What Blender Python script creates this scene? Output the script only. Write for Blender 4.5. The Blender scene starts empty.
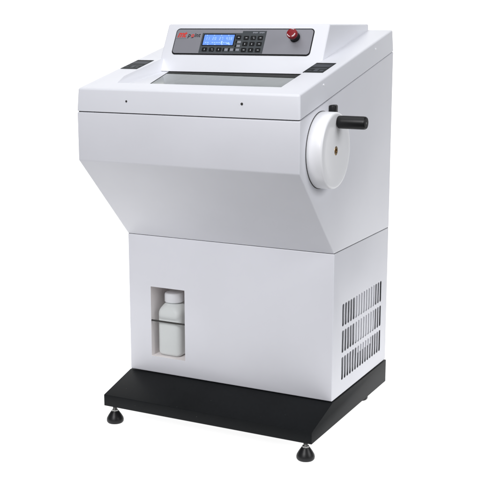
import bpy, bmesh, math, random
from mathutils import Vector, Matrix
random.seed(4)
S = bpy.context.scene
C = S.collection
ZO = 0.1335                       # height of the cabinet's bottom edge above the backdrop floor

# ------------------------------------------------------------------ camera
cd = bpy.data.cameras.new('camera'); cam = bpy.data.objects.new('camera', cd); C.objects.link(cam)
yaw, pitch, roll = 0.4735, -0.1980, -0.0011
fwd = Vector((-math.sin(yaw)*math.cos(pitch), math.cos(yaw)*math.cos(pitch), math.sin(pitch)))
rt = Vector((math.cos(yaw), math.sin(yaw), 0)); up = rt.cross(fwd)
rt2 = rt*math.cos(roll)+up*math.sin(roll); up2 = up*math.cos(roll)-rt*math.sin(roll)
M = Matrix((rt2, up2, -fwd)).transposed().to_4x4()
M.translation = Vector((1.8238, -2.7849, 1.0867+ZO))
cam.matrix_world = M
cd.sensor_width = 36; cd.lens = 1068.95/480*36; cd.clip_end = 100; cd.clip_start = .05
S.camera = cam

# ------------------------------------------------------------------ light: softboxes, with added glow from the backdrop
W = bpy.data.worlds.new("World"); S.world = W; W.use_nodes = True
W.node_tree.nodes['Background'].inputs[0].default_value = (.93, .96, 1, 1)
W.node_tree.nodes['Background'].inputs[1].default_value = 0.07
def area(name, loc, target, size, power, col=(1, 1, 1), sy=None):
    l = bpy.data.lights.new(name, 'AREA'); l.energy = power; l.color = col; l.size = size
    if sy: l.shape = 'RECTANGLE'; l.size_y = sy
    o = bpy.data.objects.new(name, l); C.objects.link(o); o.location = loc
    o.rotation_euler = (Vector(target)-Vector(loc)).to_track_quat('-Z', 'Y').to_euler()
    return o
area('softbox_overhead', (.1, -.35, 3.6), (.35, .1, .8), 2.4, 30, (.97, .985, 1))
area('softbox_front', (.5, -3.9, 3.2), (.35, 0, .7), 2.0, 150, (.99, .985, 1))
area('softbox_side', (4.2, -.2, 2.2), (.6, .1, .7), 1.8, 70, (.98, .985, 1))
S.view_settings.view_transform = 'Standard'; S.view_settings.look = 'None'
S.view_settings.exposure = 0; S.view_settings.gamma = 1
S.render.engine = 'CYCLES'

# ------------------------------------------------------------------ materials
def mat(name, col, rough=.5, metal=0, bump=0, bscale=400, vary=0, emit=None, estr=0, coat=0, spec=.5):
    m = bpy.data.materials.new(name); m.use_nodes = True
    nt = m.node_tree; b = nt.nodes['Principled BSDF']
    b.inputs['Base Color'].default_value = (*col, 1); b.inputs['Roughness'].default_value = rough
    b.inputs['Metallic'].default_value = metal; b.inputs['Coat Weight'].default_value = coat
    b.inputs['Specular IOR Level'].default_value = spec
    tc = nt.nodes.new('ShaderNodeTexCoord')
    if vary:
        n = nt.nodes.new('ShaderNodeTexNoise'); n.inputs['Scale'].default_value = 5; n.inputs['Detail'].default_value = 6
        nt.links.new(tc.outputs['Object'], n.inputs['Vector'])
        r = nt.nodes.new('ShaderNodeValToRGB')
        r.color_ramp.elements[0].position = .3; r.color_ramp.elements[1].position = .7
        r.color_ramp.elements[0].color = (*[c*(1-vary) for c in col], 1)
        r.color_ramp.elements[1].color = (*[min(1, c*(1+vary)) for c in col], 1)
        nt.links.new(n.outputs[0], r.inputs[0]); nt.links.new(r.outputs[0], b.inputs['Base Color'])
    if bump:
        n = nt.nodes.new('ShaderNodeTexNoise'); n.inputs['Scale'].default_value = bscale; n.inputs['Detail'].default_value = 2
        nt.links.new(tc.outputs['Object'], n.inputs['Vector'])
        bp = nt.nodes.new('ShaderNodeBump'); bp.inputs['Strength'].default_value = bump; bp.inputs['Distance'].default_value = .0004
        nt.links.new(n.outputs[0], bp.inputs['Height']); nt.links.new(bp.outputs[0], b.inputs['Normal'])
    if emit:
        b.inputs['Emission Color'].default_value = (*emit, 1); b.inputs['Emission Strength'].default_value = estr
    return m
white = mat('white powder coat', (.757, .763, .812), .42, bump=.16, bscale=420, vary=.02)
lidwhite = mat('white moulded lid plastic', (.78, .79, .84), .38, bump=.08, bscale=450, vary=.01)
wheelwhite = mat('white wheel plastic', (.91, .915, .94), .33, vary=.008)
black = mat('black textured paint', (.0065, .0075, .0085), .5, bump=.45, bscale=900, vary=.2, spec=.12)
rubber = mat('black rubber', (.009, .009, .010), .38, vary=.2, spec=.3)
gap = mat('dark gasket', (.03, .028, .027), .8)
dark = mat('dark interior', (.03, .031, .034), .8)
steel = mat('zinc steel', (.38, .38, .37), .42, metal=1, bump=.3)
rodm = mat('dull steel rod', (.06, .058, .056), .45, metal=.5)
brass = mat('brass', (.45, .30, .14), .35, metal=1, vary=.25)
cream = mat('cream niche liner', (.86, .82, .815), .6, vary=.02)
hdpe = mat('translucent white bottle plastic', (.70, .725, .722), .5, vary=.02)
hdpe.node_tree.nodes['Principled BSDF'].inputs['Subsurface Weight'].default_value = .35
hdpe.node_tree.nodes['Principled BSDF'].inputs['Subsurface Radius'].default_value = (.01, .01, .01)
capm = mat('white cap plastic', (.74, .75, .78), .4)
silver = mat('silver fascia', (.265, .265, .295), .42, metal=.35, vary=.05, bump=.15, bscale=700)
trim = mat('black trim', (.006, .006, .007), .5, spec=.15)
plate = mat('charcoal keypad film', (.055, .063, .070), .5, vary=.08, spec=.3)
keym = mat('black key', (.006, .007, .008), .45, spec=.2)
greymark = mat('pale grey print', (.25, .26, .30), .6)
whitemark = mat('white print', (.8, .8, .82), .6)
redp = mat('red print', (.62, .035, .025), .5)
inkp = mat('dark ink print', (.02, .02, .025), .5)
redcap = mat('red button plastic', (.24, .009, .014), .36, vary=.06, spec=.3)
fin = mat('condenser fin aluminium', (.50, .51, .54), .45, metal=.2, vary=.1)
lcd = mat('blue lit screen', (.05, .12, .4), .2, emit=(.15, .29, .76), estr=.9)
lcdmark = mat('lit screen characters', (.3, .4, .7), .3, emit=(.24, .41, .92), estr=.9)
lbl = mat('dark label film', (.014, .017, .018), .55, vary=.5, spec=.12)
lblband = mat('grey label band', (.05, .056, .068), .5, vary=.35, spec=.2)
glowsheet = mat('glowing white sheet', (.6, .6, .6), .9, emit=(1, 1, 1), estr=.93, spec=0)  # no real lamp: added glow keeps the background white and shadowless
# glass cover: dark green grey, reflected streaks painted into the colour
glass = mat('grey tinted glass', (.085, .10, .088), .12, spec=.45)
nt = glass.node_tree; b = nt.nodes['Principled BSDF']; tc = nt.nodes.new('ShaderNodeTexCoord')
mp = nt.nodes.new('ShaderNodeMapping'); mp.inputs['Scale'].default_value = (42, .5, .5)
n = nt.nodes.new('ShaderNodeTexNoise'); n.inputs['Scale'].default_value = 1; n.inputs['Detail'].default_value = 3
r = nt.nodes.new('ShaderNodeValToRGB'); r.color_ramp.elements[0].color = (.055, .075, .060, 1); r.color_ramp.elements[1].color = (.11, .137, .115, 1)
r.color_ramp.elements[0].position = .35; r.color_ramp.elements[1].position = .65
nt.links.new(tc.outputs['Object'], mp.inputs[0]); nt.links.new(mp.outputs[0], n.inputs['Vector'])
nt.links.new(n.outputs[0], r.inputs[0]); nt.links.new(r.outputs[0], b.inputs['Base Color'])

# a few pale dust specks that stay on the black base
nt = black.node_tree; b = nt.nodes['Principled BSDF']; tc = nt.nodes.new('ShaderNodeTexCoord')
v = nt.nodes.new('ShaderNodeTexVoronoi'); v.inputs['Scale'].default_value = 34
r = nt.nodes.new('ShaderNodeValToRGB'); r.color_ramp.interpolation = 'LINEAR'
r.color_ramp.elements[0].position = .025; r.color_ramp.elements[0].color = (.04, .04, .04, 1)
r.color_ramp.elements[1].position = .05; r.color_ramp.elements[1].color = (0, 0, 0, 1)
old = b.inputs['Base Color'].links[0].from_socket
mx = nt.nodes.new('ShaderNodeMix'); mx.data_type = 'RGBA'; mx.blend_type = 'ADD'; mx.inputs[0].default_value = 1
nt.links.new(tc.outputs['Object'], v.inputs['Vector']); nt.links.new(v.outputs['Distance'], r.inputs[0])
nt.links.new(old, mx.inputs[6]); nt.links.new(r.outputs[0], mx.inputs[7]); nt.links.new(mx.outputs[2], b.inputs['Base Color'])

# ------------------------------------------------------------------ helpers
def wpos(o):
    v = Vector((0, 0, 0))
    while o: v += o.location; o = o.parent
    return v
def link(name, me, mats, parent=None, smooth=True):
    """me holds world coordinates (before ZO); origin goes to the bbox centre"""
    xs = [v.co.copy() for v in me.vertices]
    c = Vector([(min(v[i] for v in xs)+max(v[i] for v in xs))/2 for i in range(3)])
    for v in me.vertices: v.co -= c
    me.name = name
    if mats is not None:
        idx = [p.material_index for p in me.polygons]
        me.materials.clear()
        for m in (mats if isinstance(mats, (list, tuple)) else [mats]): me.materials.append(m)
        for p, i in zip(me.polygons, idx): p.material_index = i
    o = bpy.data.objects.new(name, me); C.objects.link(o)
    o.location = c+Vector((0, 0, ZO))
    if parent: o.location -= wpos(parent); o.parent = parent
    if smooth:
        for p in me.polygons: p.use_smooth = True
        try: me.set_sharp_from_angle(angle=math.radians(32))
        except Exception: pass
    return o
def tomesh(bm, name='m'):
    bmesh.ops.recalc_face_normals(bm, faces=bm.faces)
    me = bpy.data.meshes.new(name); bm.to_mesh(me); bm.free(); return me
def obj(name, bm, mats, parent=None, smooth=True): return link(name, tomesh(bm), mats, parent, smooth)
def add_hexa(bm, P, mi=0):
    """P = 8 corners: bottom 4 then top 4 in the same order"""
    v = [bm.verts.new(p) for p in P]; fs = []
    for f in ((0, 3, 2, 1), (4, 5, 6, 7), (0, 1, 5, 4), (1, 2, 6, 5), (2, 3, 7, 6), (3, 0, 4, 7)):
        x = bm.faces.new([v[i] for i in f]); x.material_index = mi; fs.append(x)
    return v, fs
def add_box(bm, a, b, mi=0):
    (x0, y0, z0), (x1, y1, z1) = a, b
    return add_hexa(bm, [(x0, y0, z0), (x1, y0, z0), (x1, y1, z0), (x0, y1, z0), (x0, y0, z1), (x1, y0, z1), (x1, y1, z1), (x0, y1, z1)], mi)
def add_prism(bm, prof, x0, x1, mi=0):
    """side profile (y, z) extruded along x"""
    a = [bm.verts.new((x0, y, z)) for y, z in prof]; b2 = [bm.verts.new((x1, y, z)) for y, z in prof]
    fs = [bm.faces.new(a), bm.faces.new(b2[::-1])]; k = len(prof)
    for i in range(k): fs.append(bm.faces.new((a[i], b2[i], b2[(i+1) % k], a[(i+1) % k])))
    for f in fs: f.material_index = mi
    return fs
def bevel(bm, w, seg=2, edges=None):
    bmesh.ops.recalc_face_normals(bm, faces=bm.faces)
    bmesh.ops.bevel(bm, geom=edges if edges else list(bm.edges), offset=w, segments=seg, profile=.5, affect='EDGES', clamp_overlap=True)
def add_lathe(bm, prof, fr, n=48, mi=None, cap0=True, cap1=True):
    """prof = [(radius, height)], fr = 4x4 frame whose z axis is the lathe axis"""
    rings = []
    for r_, h in prof:
        rings.append([bm.verts.new(fr @ Vector((r_*math.cos(2*math.pi*i/n), r_*math.sin(2*math.pi*i/n), h))) for i in range(n)])
    for k in range(len(rings)-1):
        for i in range(n):
            f = bm.faces.new((rings[k][i], rings[k][(i+1) % n], rings[k+1][(i+1) % n], rings[k+1][i]))
            if mi: f.material_index = mi[k]
    if cap0: bm.faces.new(rings[0][::-1])
    if cap1:
        f = bm.faces.new(rings[-1])
        if mi: f.material_index = mi[-1]
def frame(origin, z, x=None):
    z = Vector(z).normalized(); x = Vector(x) if x else (Vector((1, 0, 0)) if abs(z.x) < .9 else Vector((0, 1, 0)))
    y = z.cross(x).normalized(); x = y.cross(z)
    m = Matrix((x, y, z)).transposed().to_4x4(); m.translation = Vector(origin); return m
def cut(me, cutters):
    """boolean difference; the cutters' materials go to the cut faces"""
    o = bpy.data.objects.new('tmp', me); C.objects.link(o); tmp = []
    for cme in cutters:
        c = bpy.data.objects.new('tmpc', cme); C.objects.link(c); tmp.append(c)
        md = o.modifiers.new('b', 'BOOLEAN'); md.operation = 'DIFFERENCE'; md.solver = 'EXACT'; md.object = c
        md.material_mode = 'TRANSFER'
    bpy.context.view_layer.update()
    res = bpy.data.meshes.new_from_object(o.evaluated_get(bpy.context.evaluated_depsgraph_get()))
    for x in tmp+[o]: bpy.data.objects.remove(x)
    return res
def with_mat(me, m): me.materials.clear(); me.materials.append(m); return me

# ------------------------------------------------------------------ setting: seamless white sweep, glow added to hide the floor shadow
bm = bmesh.new()
prof = [(-.53, 0), (.0, 0), (1.0, 0), (1.9, 0)]     # turned square to the camera, to keep the glowing floor small
R_ = 1.0
for i in range(1, 13):
    a = math.pi/2*i/12; prof.append((1.9+R_*math.sin(a), R_-R_*math.cos(a)))
prof.append((2.9, 3.6))
L_ = [bm.verts.new((.35-min(3.0, .98+.72*(y+.5)), y, z-ZO)) for y, z in prof]; Rr = [bm.verts.new((.35+min(3.0, .98+.72*(y+.5)), y, z-ZO)) for y, z in prof]
bmesh.ops.rotate(bm, verts=bm.verts, cent=(.35, 0, 0), matrix=Matrix.Rotation(yaw, 3, 'Z'))
for i in range(len(prof)-1): bm.faces.new((L_[i], Rr[i], Rr[i+1], L_[i+1]))
o = obj('backdrop', bm, glowsheet)
o['kind'] = 'structure'

# ------------------------------------------------------------------ the machine
root = bpy.data.objects.new('cryostat_microtome', None); C.objects.link(root); root.location = (.35, .11, 0)
root['label'] = 'white freestanding laboratory cryostat with sloping lid, side handwheel and black base'
root['category'] = 'lab machine'
WX = .70

# base
bm = bmesh.new()
add_prism(bm, [(-.1535, -.0775), (-.1535, -.0412), (-.001, -.0022), (.4675, -.0022), (.4675, -.0775)], -.0025, .7025)
bevel(bm, .0018, 2)
obj('base', bm, black, root)

# feet
def foot(x, y):
    fr = frame((x, y, -.1335), (0, 0, 1))
    bm = bmesh.new()
    add_lathe(bm, [(.0235, 0), (.0262, .0035), (.0268, .009), (.0255, .015), (.0205, .024), (.0145, .033), (.0118, .0365)], fr, 40)
    f = obj('foot', bm, rubber, root)
    bm = bmesh.new()
    pr = [(.0075, .0365), (.0075, .0405)]
    z = .0405
    while z < .0565: pr += [(.0058, z), (.0066, z+.001)]; z += .002
    add_lathe(bm, [(.0105, .0362), (.0105, .041)], fr, 6)
    add_lathe(bm, [(.0055, .041)]+[(a, b_) for a, b_ in pr[2:]], fr, 24)
    obj('stem', bm, steel, f)
for x, y in ((.675, -.132), (.0235, -.132), (.632, .415), (.068, .415)): foot(x, y)

# lower cabinet: shell with vent slots and a niche
bm = bmesh.new(); add_box(bm, (0, 0, 0), (WX, .465, .4445)); bevel(bm, .0028, 3)
body = with_mat(tomesh(bm), white)
bm = bmesh.new(); add_box(bm, (.42, .03, .02), (.6988, .44, .42)); cav = with_mat(tomesh(bm), dark)
bm = bmesh.new()
rows = ((.2105, .2797), (.1290, .1982), (.0445, .1160))
for z0, z1 in rows:
    for k in range(16):
        y = .0715+k*.0216; w = .0148
        P = []
        for i in range(7):
            a = math.pi+math.pi*i/6; P.append((y+w/2+w/2*math.cos(a), z0+w/3+w/3*math.sin(a)))
        for i in range(7):
            a = math.pi*i/6; P.append((y+w/2+w/2*math.cos(a), z1-w/3+w/3*math.sin(a)))
        add_prism(bm, P, .690, .705)
slots = with_mat(tomesh(bm), white)
NX0, NX1, NZ0, NZ1, ND = .0803, .2030, .0540, .2812, .112
bm = bmesh.new(); add_box(bm, (NX0, -.01, NZ0), (NX1, ND, NZ1)); nic = with_mat(tomesh(bm), cream)
me = cut(body, [cav, slots, nic])
cab = link('lower_cabinet', me, None, root)
# inside the vents
bm = bmesh.new(); add_box(bm, (.6945, .187, .131), (.6975, .345, .302)); add_box(bm, (.6945, .21, .092), (.6975, .330, .1305)); 
obj('fan_housing', bm, white, cab)
bm = bmesh.new()
for k in range(34):
    y = .036+k*.0118
    add_hexa(bm, [(.672, y, .03), (.694, y, .03), (.694, y+.0030, .03), (.672, y+.0030, .03),
                  (.672, y+.030, .31), (.694, y+.030, .31), (.694, y+.0330, .31), (.672, y+.0330, .31)])
obj('condenser_grille', bm, fin, cab)
# retaining rod across the niche
bm = bmesh.new(); add_lathe(bm, [(.0028, -.0005), (.0028, NX1-NX0+.001)], frame((NX0, .0035, .1705), (1, 0, 0)), 16)
obj('retaining_rod', bm, rodm, root)

# bottle in the niche
bt = bpy.data.objects.new('reagent_bottle', None); C.objects.link(bt); bt.location = (.134, .0545, NZ0+ZO)
bt['label'] = 'white plastic bottle with screw cap standing in the cabinet niche behind a thin rod'
bt['category'] = 'bottle'
def rrect(cx, cy, hx, hy, r_, z, n=6):
    P = []
    for (sx, sy, a0) in ((1, 1, 0), (-1, 1, 90), (-1, -1, 180), (1, -1, 270)):
        for i in range(n):
            a = math.radians(a0+90*i/(n-1)); P.append((cx+sx*(hx-r_)+r_*math.cos(a), cy+sy*(hy-r_)+r_*math.sin(a), z))
    return P
bm = bmesh.new(); cx, cy, H = .1340, .0545, .0412
sec = [(H-.014, .008, .0542), (H-.008, .012, .0552), (H-.003, .015, .0595), (H-.0006, .017, .0650), (H, .018, .0710), (H, .018, .190), (H-.0006, .0185, .198), (H-.003, .0205, .2060),
       (H-.0085, .024, .2155), (H-.0125, .0255, .2210), (.0245, .0243, .2240), (.0235, .0233, .226), (.0235, .0233, .2315)]
rs = [[bm.verts.new(p) for p in rrect(cx, cy, h_, h_, min(r_, h_), z)] for h_, r_, z in sec]
for k in range(len(rs)-1):
    m_ = len(rs[k])
    for i in range(m_): bm.faces.new((rs[k][i], rs[k][(i+1) % m_], rs[k+1][(i+1) % m_], rs[k+1][i]))
bm.faces.new(rs[0][::-1]); bm.faces.new(rs[-1])
bmesh.ops.remove_doubles(bm, verts=bm.verts, dist=1e-6)
obj('bottle_body', bm, hdpe, bt)
bm = bmesh.new(); n = 72; rings = []
for r_, z in ((.0298, .2275), (.0308, .2285), (.0308, .2500), (.0298, .2540), (.0265, .2565), (.014, .2572)):
    rings.append([bm.verts.new((cx+(r_-(.0006 if i % 2 and .2280 < z < .251 else 0))*math.cos(2*math.pi*i/n), cy+(r_-(.0006 if i % 2 and .2280 < z < .251 else 0))*math.sin(2*math.pi*i/n), z)) for i in range(n)])
for k in range(len(rings)-1):
    for i in range(n): bm.faces.new((rings[k][i], rings[k][(i+1) % n], rings[k+1][(i+1) % n], rings[k+1][i]))
bm.faces.new(rings[0][::-1]); bm.faces.new(rings[-1])
obj('screw_cap', bm, capm, bt)

# seams
bm = bmesh.new(); add_box(bm, (.0016, .0016, .4440), (WX-.0016, .4634, .4470)); obj('gasket', bm, gap, root)

# upper housing
bm = bmesh.new()
add_prism(bm, [(-.2512, .7045), (-.2512, .8432), (.4662, 1.0060), (.4662, .4455), (0, .4455)], 0, WX)
bevel(bm, .0030, 3)
obj('upper_housing', bm, white, root)
sl = .2279
bm = bmesh.new()
add_prism(bm, [(-.2478, .8434), (-.2478, .8490), (.4625, 1.0105), (.4625, 1.0045)], .0035, WX-.0035)
obj('gasket', bm, gap, root)

# ---- lid
LP = lambda x, y, d=0: (x, y, .9120+sl*(y+.247)-d)
bm = bmesh.new()
P = [(-.0005, -.2525, .8468), (.7005, -.2525, .8468), (.7005, .4665, 1.0091), (-.0005, .4665, 1.0091)]
T = [(.0025, -.2480, .9118), (.6975, -.2480, .9118), (.6975, .4620, .9118+sl*.71), (.0025, .4620, .9118+sl*.71)]
add_hexa(bm, P+T)
bmesh.ops.recalc_face_normals(bm, faces=bm.faces)
bm.edges.ensure_lookup_table()
ed = [e for e in bm.edges if not all(v.co.z < (.8468+.2257*(v.co.y+.2525)+.01) for v in e.verts)]
bevel(bm, .0058, 4, ed)
lidm = with_mat(tomesh(bm), lidwhite)
# recess between the arms: its floor falls away from the lid plane towards the console
GP = lambda x, y, d=0: LP(x, y, .012+.11*(y+.14)+d)
Y0, Y1 = -.186, .12
bm = bmesh.new()
add_hexa(bm, [GP(.1130, Y0), GP(.614, Y0), GP(.614, Y1), GP(.0900, Y1),
              LP(.0700, Y0, -.012), LP(.6185, Y0, -.012), LP(.6185, Y1, -.012), LP(.0870, Y1, -.012)])
basin = with_mat(tomesh(bm), lidwhite)
def pane(g, d0, d1, y0=Y0, y1=Y1, gy=None):
    xl = lambda y: .194-.30*(y+.186)
    gy = g if gy is None else gy
    return [GP(xl(y0+gy)+g, y0+gy, d0), GP(.609-g, y0+gy, d0), GP(.609-g, y1-gy, d0), GP(xl(y1-gy)+g, y1-gy, d0),
            GP(xl(y0+gy)+g, y0+gy, d1), GP(.609-g, y0+gy, d1), GP(.609-g, y1-gy, d1), GP(xl(y1-gy)+g, y1-gy, d1)]
bm = bmesh.new(); add_hexa(bm, pane(0, .007, -.004, gy=.0003))
well = with_mat(tomesh(bm), gap)
lid = link('lid', cut(lidm, [basin, well]), None, root)
bm = bmesh.new(); add_hexa(bm, pane(.0015, .0065, .0010))
gc = obj('glass_cover', bm, glass, lid, smooth=False)
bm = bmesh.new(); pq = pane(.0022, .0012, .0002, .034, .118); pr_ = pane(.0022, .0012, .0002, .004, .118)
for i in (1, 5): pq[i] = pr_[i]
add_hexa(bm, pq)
obj('rear_shade_strip', bm, mat('painted shade strip', (.012, .012, .010), .55, spec=.12), gc, smooth=False)  # dark strip painted in for the shade on the glass under the console
# lid screws
def dot(name, o_, nrm, r_, m, par, h=.0012):
    bm = bmesh.new(); add_lathe(bm, [(r_, -.001), (r_, h*.6), (r_*.75, h)], frame(o_, nrm), 20); return obj(name, bm, m, par)
dot('screw', (.168, -.2505, .8790), (0, -1, .07), .0030, gap, lid)
dot('screw', (.531, -.2505, .8832), (0, -1, .07), .0036, gap, lid)
dot('screw', (.6992, -.094, .9294), (1, 0, .05), .0030, wheelwhite, lid, .002)
dot('screw', (.6990, .306, 1.0172), (1, 0, .05), .0030, wheelwhite, lid, .002)

# dark labels on the two arms
def arm_label(x0, x1):
    y0, y1 = -.0405, .0585
    bm = bmesh.new()
    add_hexa(bm, [LP(x0, y0, .001), LP(x1, y0, .001), LP(x1, y1, .001), LP(x0, y1, .001),
                  LP(x0, y0, -.0010), LP(x1, y0, -.0010), LP(x1, y1, -.0010), LP(x0, y1, -.0010)])
    # printed band and faint rows are part of the label film
    def strip(u0, u1, v0, v1, mi):
        xa, xb = x0+(x1-x0)*u0, x0+(x1-x0)*u1; ya, yb = y0+(y1-y0)*v0, y0+(y1-y0)*v1
        add_hexa(bm, [LP(xa, ya, -.0009), LP(xb, ya, -.0009), LP(xb, yb, -.0009), LP(xa, yb, -.0009),
                      LP(xa, ya, -.00125), LP(xb, ya, -.00125), LP(xb, yb, -.00125), LP(xa, yb, -.00125)], mi)
    strip(.04, .96, .56, .84, 1)
    strip(.06, .94, .36, .43, 1)
    strip(.42, .62, .12, .32, 1); strip(.10, .30, .16, .22, 1); strip(.72, .90, .14, .24, 1)
    return obj('arm_label', bm, [lbl, lblband], lid, smooth=False)
arm_label(.0125, .0705); arm_label(.6135, .6730)

# ---- console
k_ = math.atan(.525)
bm = bmesh.new()
add_prism(bm, [(.0640, .9500), (.1385, 1.0910), (.4580, 1.0910), (.4580, .9700), (.125, .9500)], .0775, .6190)
bmesh.ops.recalc_face_normals(bm, faces=bm.faces)
bevel(bm, .0055, 4, [e for e in bm.edges if max(v.co.z for v in e.verts) > 1.0])
cm = with_mat(tomesh(bm), lidwhite)
bm = bmesh.new(); add_prism(bm, [(.0690, .94), (.0700, .9520), (.0820, .9700), (.1000, .9850), (.118, .9850), (.118, .94)], .0985, .6150)  # hollow added and coloured dark, for the shade and reflection below the console
cons = link('console_housing', cut(cm, [with_mat(tomesh(bm), dark)]), None, root)
def F(u, t, h=0):
    return Vector((u, .0658+t*math.sin(k_)-h*math.cos(k_), .9530+t*math.cos(k_)+h*math.sin(k_)))
def rounded(u0, u1, t0, t1, r_, n=8):
    P = []
    for (cx_, cy_, a0) in ((u1-r_, t1-r_, 0), (u0+r_, t1-r_, 90), (u0+r_, t0+r_, 180), (u1-r_, t0+r_, 270)):
        for i in range(n):
            a = math.radians(a0+90*i/(n-1)); P.append((cx_+r_*math.cos(a), cy_+r_*math.sin(a)))
    return P
def slab(bm, P, h0, h1, mi=0):
    a = [bm.verts.new(F(u, t, h0)) for u, t in P]; b_ = [bm.verts.new(F(u, t, h1)) for u, t in P]
    fs = [bm.faces.new(a[::-1]), bm.faces.new(b_)]
    for i in range(len(P)): fs.append(bm.faces.new((a[i], a[(i+1) % len(P)], b_[(i+1) % len(P)], b_[i])))
    for f in fs: f.material_index = mi
def rect(u0, u1, t0, t1): return [(u0, t0), (u1, t0), (u1, t1), (u0, t1)]
# trim (black edge) then silver fascia
bm = bmesh.new(); slab(bm, rounded(.1135, .5765, .0525, .1405, .012), -.001, .0012); tr = obj('fascia_trim', bm, trim, cons)
bm = bmesh.new(); slab(bm, rounded(.1163, .5737, .0570, .1372, .0095), .0011, .0020)
panel = obj('control_panel', bm, silver, root)
bm = bmesh.new(); slab(bm, [(.2085, .0582), (.4235, .0582), (.4235, .1318), (.3445, .1318), (.3445, .1245), (.2085, .1245)], .0019, .0026)
kp = obj('keypad_film', bm, plate, panel)
# display
bm = bmesh.new(); slab(bm, rounded(.2135, .3232, .0815, .1212, .002, 4), .0025, .0030, 0); slab(bm, rect(.2170, .3198, .0845, .1185), .0029, .0034, 1)
mk = []
def m_(u0, u1, t0, t1): slab(bm, rect(u0, u1, t0, t1), .0033, .0036, 2)
for i in range(4): u = .2265+i*.0245; m_(u-.0016, u+.0016, .1155, .1180); m_(u+.006, u+.0105, .0850, .0872)
# two rows of faint segment digits
SEG = {'1': 'bc', '2': 'abged', '7': 'abc', '3': 'abgcd', '8': 'abcdefg', '0': 'abcdef', '4': 'fgbc', ' ': ''}
def digit(ch, u, t, w, h):
    th = .0011
    for s_ in SEG.get(ch, ''):
        if s_ == 'a': m_(u, u+w, t+h-th, t+h)
        if s_ == 'g': m_(u, u+w, t+h/2-th/2, t+h/2+th/2)
        if s_ == 'd': m_(u, u+w, t, t+th)
        if s_ == 'b': m_(u+w-th, u+w, t+h/2, t+h)
        if s_ == 'c': m_(u+w-th, u+w, t, t+h/2)
        if s_ == 'f': m_(u, u+th, t+h/2, t+h)
        if s_ == 'e': m_(u, u+th, t, t+h/2)
for i, ch in enumerate('11 20 27 438'):
    digit(ch, .2235+i*.0078, .1010, .0045, .0095)
for i in range(11):
    if i not in (2, 7): m_(.2235+i*.0078, .2235+i*.0078+.0052, .0915, .0935)
m_(.2785, .2835, .0885, .0975); m_(.298, .309, .0880, .0910)
obj('display', bm, [trim, lcd, lcdmark], panel, smooth=False)
# keys
def key(u, t, w=.0165, h=.0125, style=0):
    bm = bmesh.new(); P = [(u-w/2, t-h/2), (u+w/2, t-h/2), (u+w/2, t+h/2), (u-w/2, t+h/2)]
    if style == 1:     # narrow black key with a pale printed field beside it
        slab(bm, rect(u-w/2, u-w/2+.0045, t-h/2, t+h/2), .0025, .0036, 0)
        slab(bm, rect(u-w/2+.0058, u+w/2, t-h*.36, t+h*.36), .0025, .0029, 1)
    else:
        slab(bm, rounded(u-w/2, u+w/2, t-h/2, t+h/2, .0015, 3), .0025, .0040, 0)
        j = random.choice((0, 1, 2))
        if j == 0: slab(bm, rect(u-.002, u+.004, t-.0012, t+.0008), .0039, .0042, 2)
        if j == 1: slab(bm, rect(u-.001, u+.001, t-.003, t+.002), .0039, .0042, 2)
        if j == 2: slab(bm, rect(u-.001, u+.004, t+.001, t+.0022), .0039, .0042, 2); slab(bm, rect(u+.001, u+.005, t-.003, t-.0018), .0039, .0042, 2)
    return obj('key', bm, [keym, greymark, fin], panel, smooth=False)
for u in (.3605, .3838, .4072):
    for t in (.1085, .0887, .0688): key(u, t)
key(.3345, .1100, .016, .0125)
for u in (.2275, .2520, .2765): key(u, .0695)
key(.2985, .0695, .0165, .011, 1); key(.3170, .0695, .0165, .011, 1)
for t in (.0950, .0822, .0695): key(.3365, t, .0175, .0095, 1)
# tiny header marks above the keys and below the logo (too small to read)
bm = bmesh.new()
for u0 in (.3790, .4010):
    for i in range(4): slab(bm, rect(u0+i*.0042, u0+i*.0042+.0032, .1238+.0008*(i % 2), .1282), .0025, .0028)
obj('header_print', bm, greymark, panel, smooth=False)
def text(s, name, u, t, size, m, par, shear=.2, off=.0, sx=1.0, space=1.0):
    cu = bpy.data.curves.new('t', 'FONT'); cu.body = s; cu.size = size; cu.shear = shear; cu.offset = off; cu.extrude = .00015; cu.space_character = space
    to = bpy.data.objects.new('t', cu); C.objects.link(to); bpy.context.view_layer.update()
    me = bpy.data.meshes.new_from_object(to.evaluated_get(bpy.context.evaluated_depsgraph_get()))
    bpy.data.objects.remove(to)
    for v in me.vertices: v.co = F(u+v.co.x*sx, t+v.co.y, .0023+v.co.z)
    return link(name, me, m, par, False)
text('mt', 'brand_lettering', .1215, .1105, .0300, redp, panel, .28, .0009, .90, .92)
text('p', 'brand_lettering', .1578, .1115, .0190, inkp, panel, .15, .0004, .98)
text('o', 'brand_lettering', .1690, .1115, .0190, redp, panel, .15, .0006, .98)
text('int', 'brand_lettering', .1802, .1115, .0190, inkp, panel, .15, .0004, .98, 1.05)
bm = bmesh.new(); slab(bm, [(.1685, .1075), (.1775, .1080), (.1800, .1115), (.1740, .1103)], .0019, .0023); obj('brand_lettering', bm, inkp, panel, smooth=False)
bm = bmesh.new()
for i in range(8): slab(bm, rect(.1190+i*.0046, .1216+i*.0046, .1050, .1060), .0019, .0022)
obj('small_print', bm, plate, panel, smooth=False)

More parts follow.
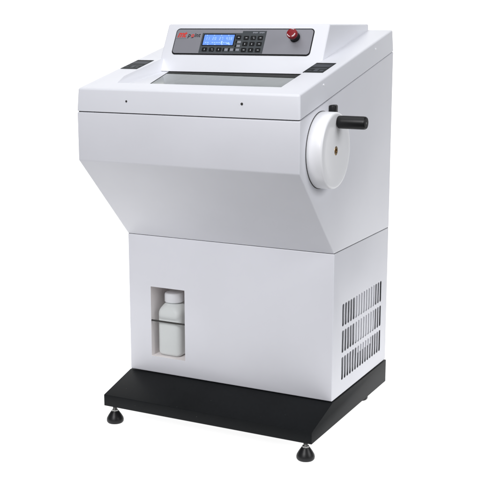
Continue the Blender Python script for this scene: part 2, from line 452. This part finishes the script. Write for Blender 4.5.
# emergency stop button
nrm = Vector((0, -math.cos(k_), math.sin(k_)))
fr = frame(F(.5190, .1110), nrm, (1, 0, 0))
bm = bmesh.new(); add_lathe(bm, [(.0155, .0015), (.0155, .004), (.0142, .0050), (.0140, .020)], fr, 40)
eb = obj('emergency_button', bm, rubber, root)
bm = bmesh.new(); add_lathe(bm, [(.0130, .0185), (.0153, .0195), (.0160, .0215), (.0160, .0285), (.0152, .0308), (.0125, .0322), (.006, .0328)], fr, 40)
for a0, a1 in ((200, 262), (290, 352), (60, 100)):     # white arc arrows on the cap
    r0, r1 = .0112, .0132; prev = None; steps = 10
    vv = []
    for i in range(steps+1):
        a = math.radians(a0+(a1-a0)*i/steps)
        vv.append([bm.verts.new(fr @ Vector((r_*math.cos(a), r_*math.sin(a), h))) for r_, h in ((r0, .0334), (r1, .0329), (r1, .0310), (r0, .0310))])
    for i in range(steps):
        for j in range(4):
            f = bm.faces.new((vv[i][j], vv[i+1][j], vv[i+1][(j+1) % 4], vv[i][(j+1) % 4])); f.material_index = 1
    for e_ in (vv[0], vv[-1]):
        f = bm.faces.new(e_); f.material_index = 1
obj('button_cap', bm, [redcap, whitemark], eb)

# ---- handwheel
WY, WZ, WR = -.108, .755, .105
fr = frame((.7, WY, WZ), (1, 0, 0), (0, 1, 0))
bm = bmesh.new(); add_lathe(bm, [(WR+.0008, -.001), (WR+.0008, .0012)], fr, 96); obj('wheel_gasket', bm, gap, root)
bm = bmesh.new()
pf = [(WR-.0010, .0010), (WR-.0005, .0022)]
for i in range(0, 9):
    a = math.pi/2*i/8; pf.append((WR-.0075-.0015+.0078*math.cos(a)+.0002, .0385+.0065*math.sin(a)))
pf += [(.0760, .0450), (.0735, .0444), (.0132, .0444), (.0124, .0434), (.0124, .0390)]
add_lathe(bm, pf, fr, 120)
hw = obj('handwheel', bm, wheelwhite, root)
bm = bmesh.new(); add_lathe(bm, [(.0118, .0388), (.0118, .0428), (.0105, .0440), (.0058, .0440), (.0052, .0405)], fr, 24)
# cross recess ridges
obj('hub_screw', bm, brass, hw)
fr2 = frame((.7, -.0973, .8318), (1, 0, 0), (0, 1, 0))
bm = bmesh.new()
add_lathe(bm, [(.0120, .0440), (.0120, .0455), (.0160, .0460), (.0173, .0480), (.0177, .060), (.0177, .118), (.0170, .1225), (.0150, .1248), (.0045, .1250), (.0040, .1235)], fr2, 48)
hd = obj('handle', bm, rubber, hw)
bm = bmesh.new(); add_lathe(bm, [(.0036, .1232), (.0036, .1246), (.0025, .1250)], fr2, 16); obj('handle_screw', bm, steel, hd)
# lock latch over the wheel
bm = bmesh.new(); add_box(bm, (.7004, -.0600, .8440), (.7170, -.0300, .8735)); bevel(bm, .0045, 3)
obj('latch', bm, rubber, root)
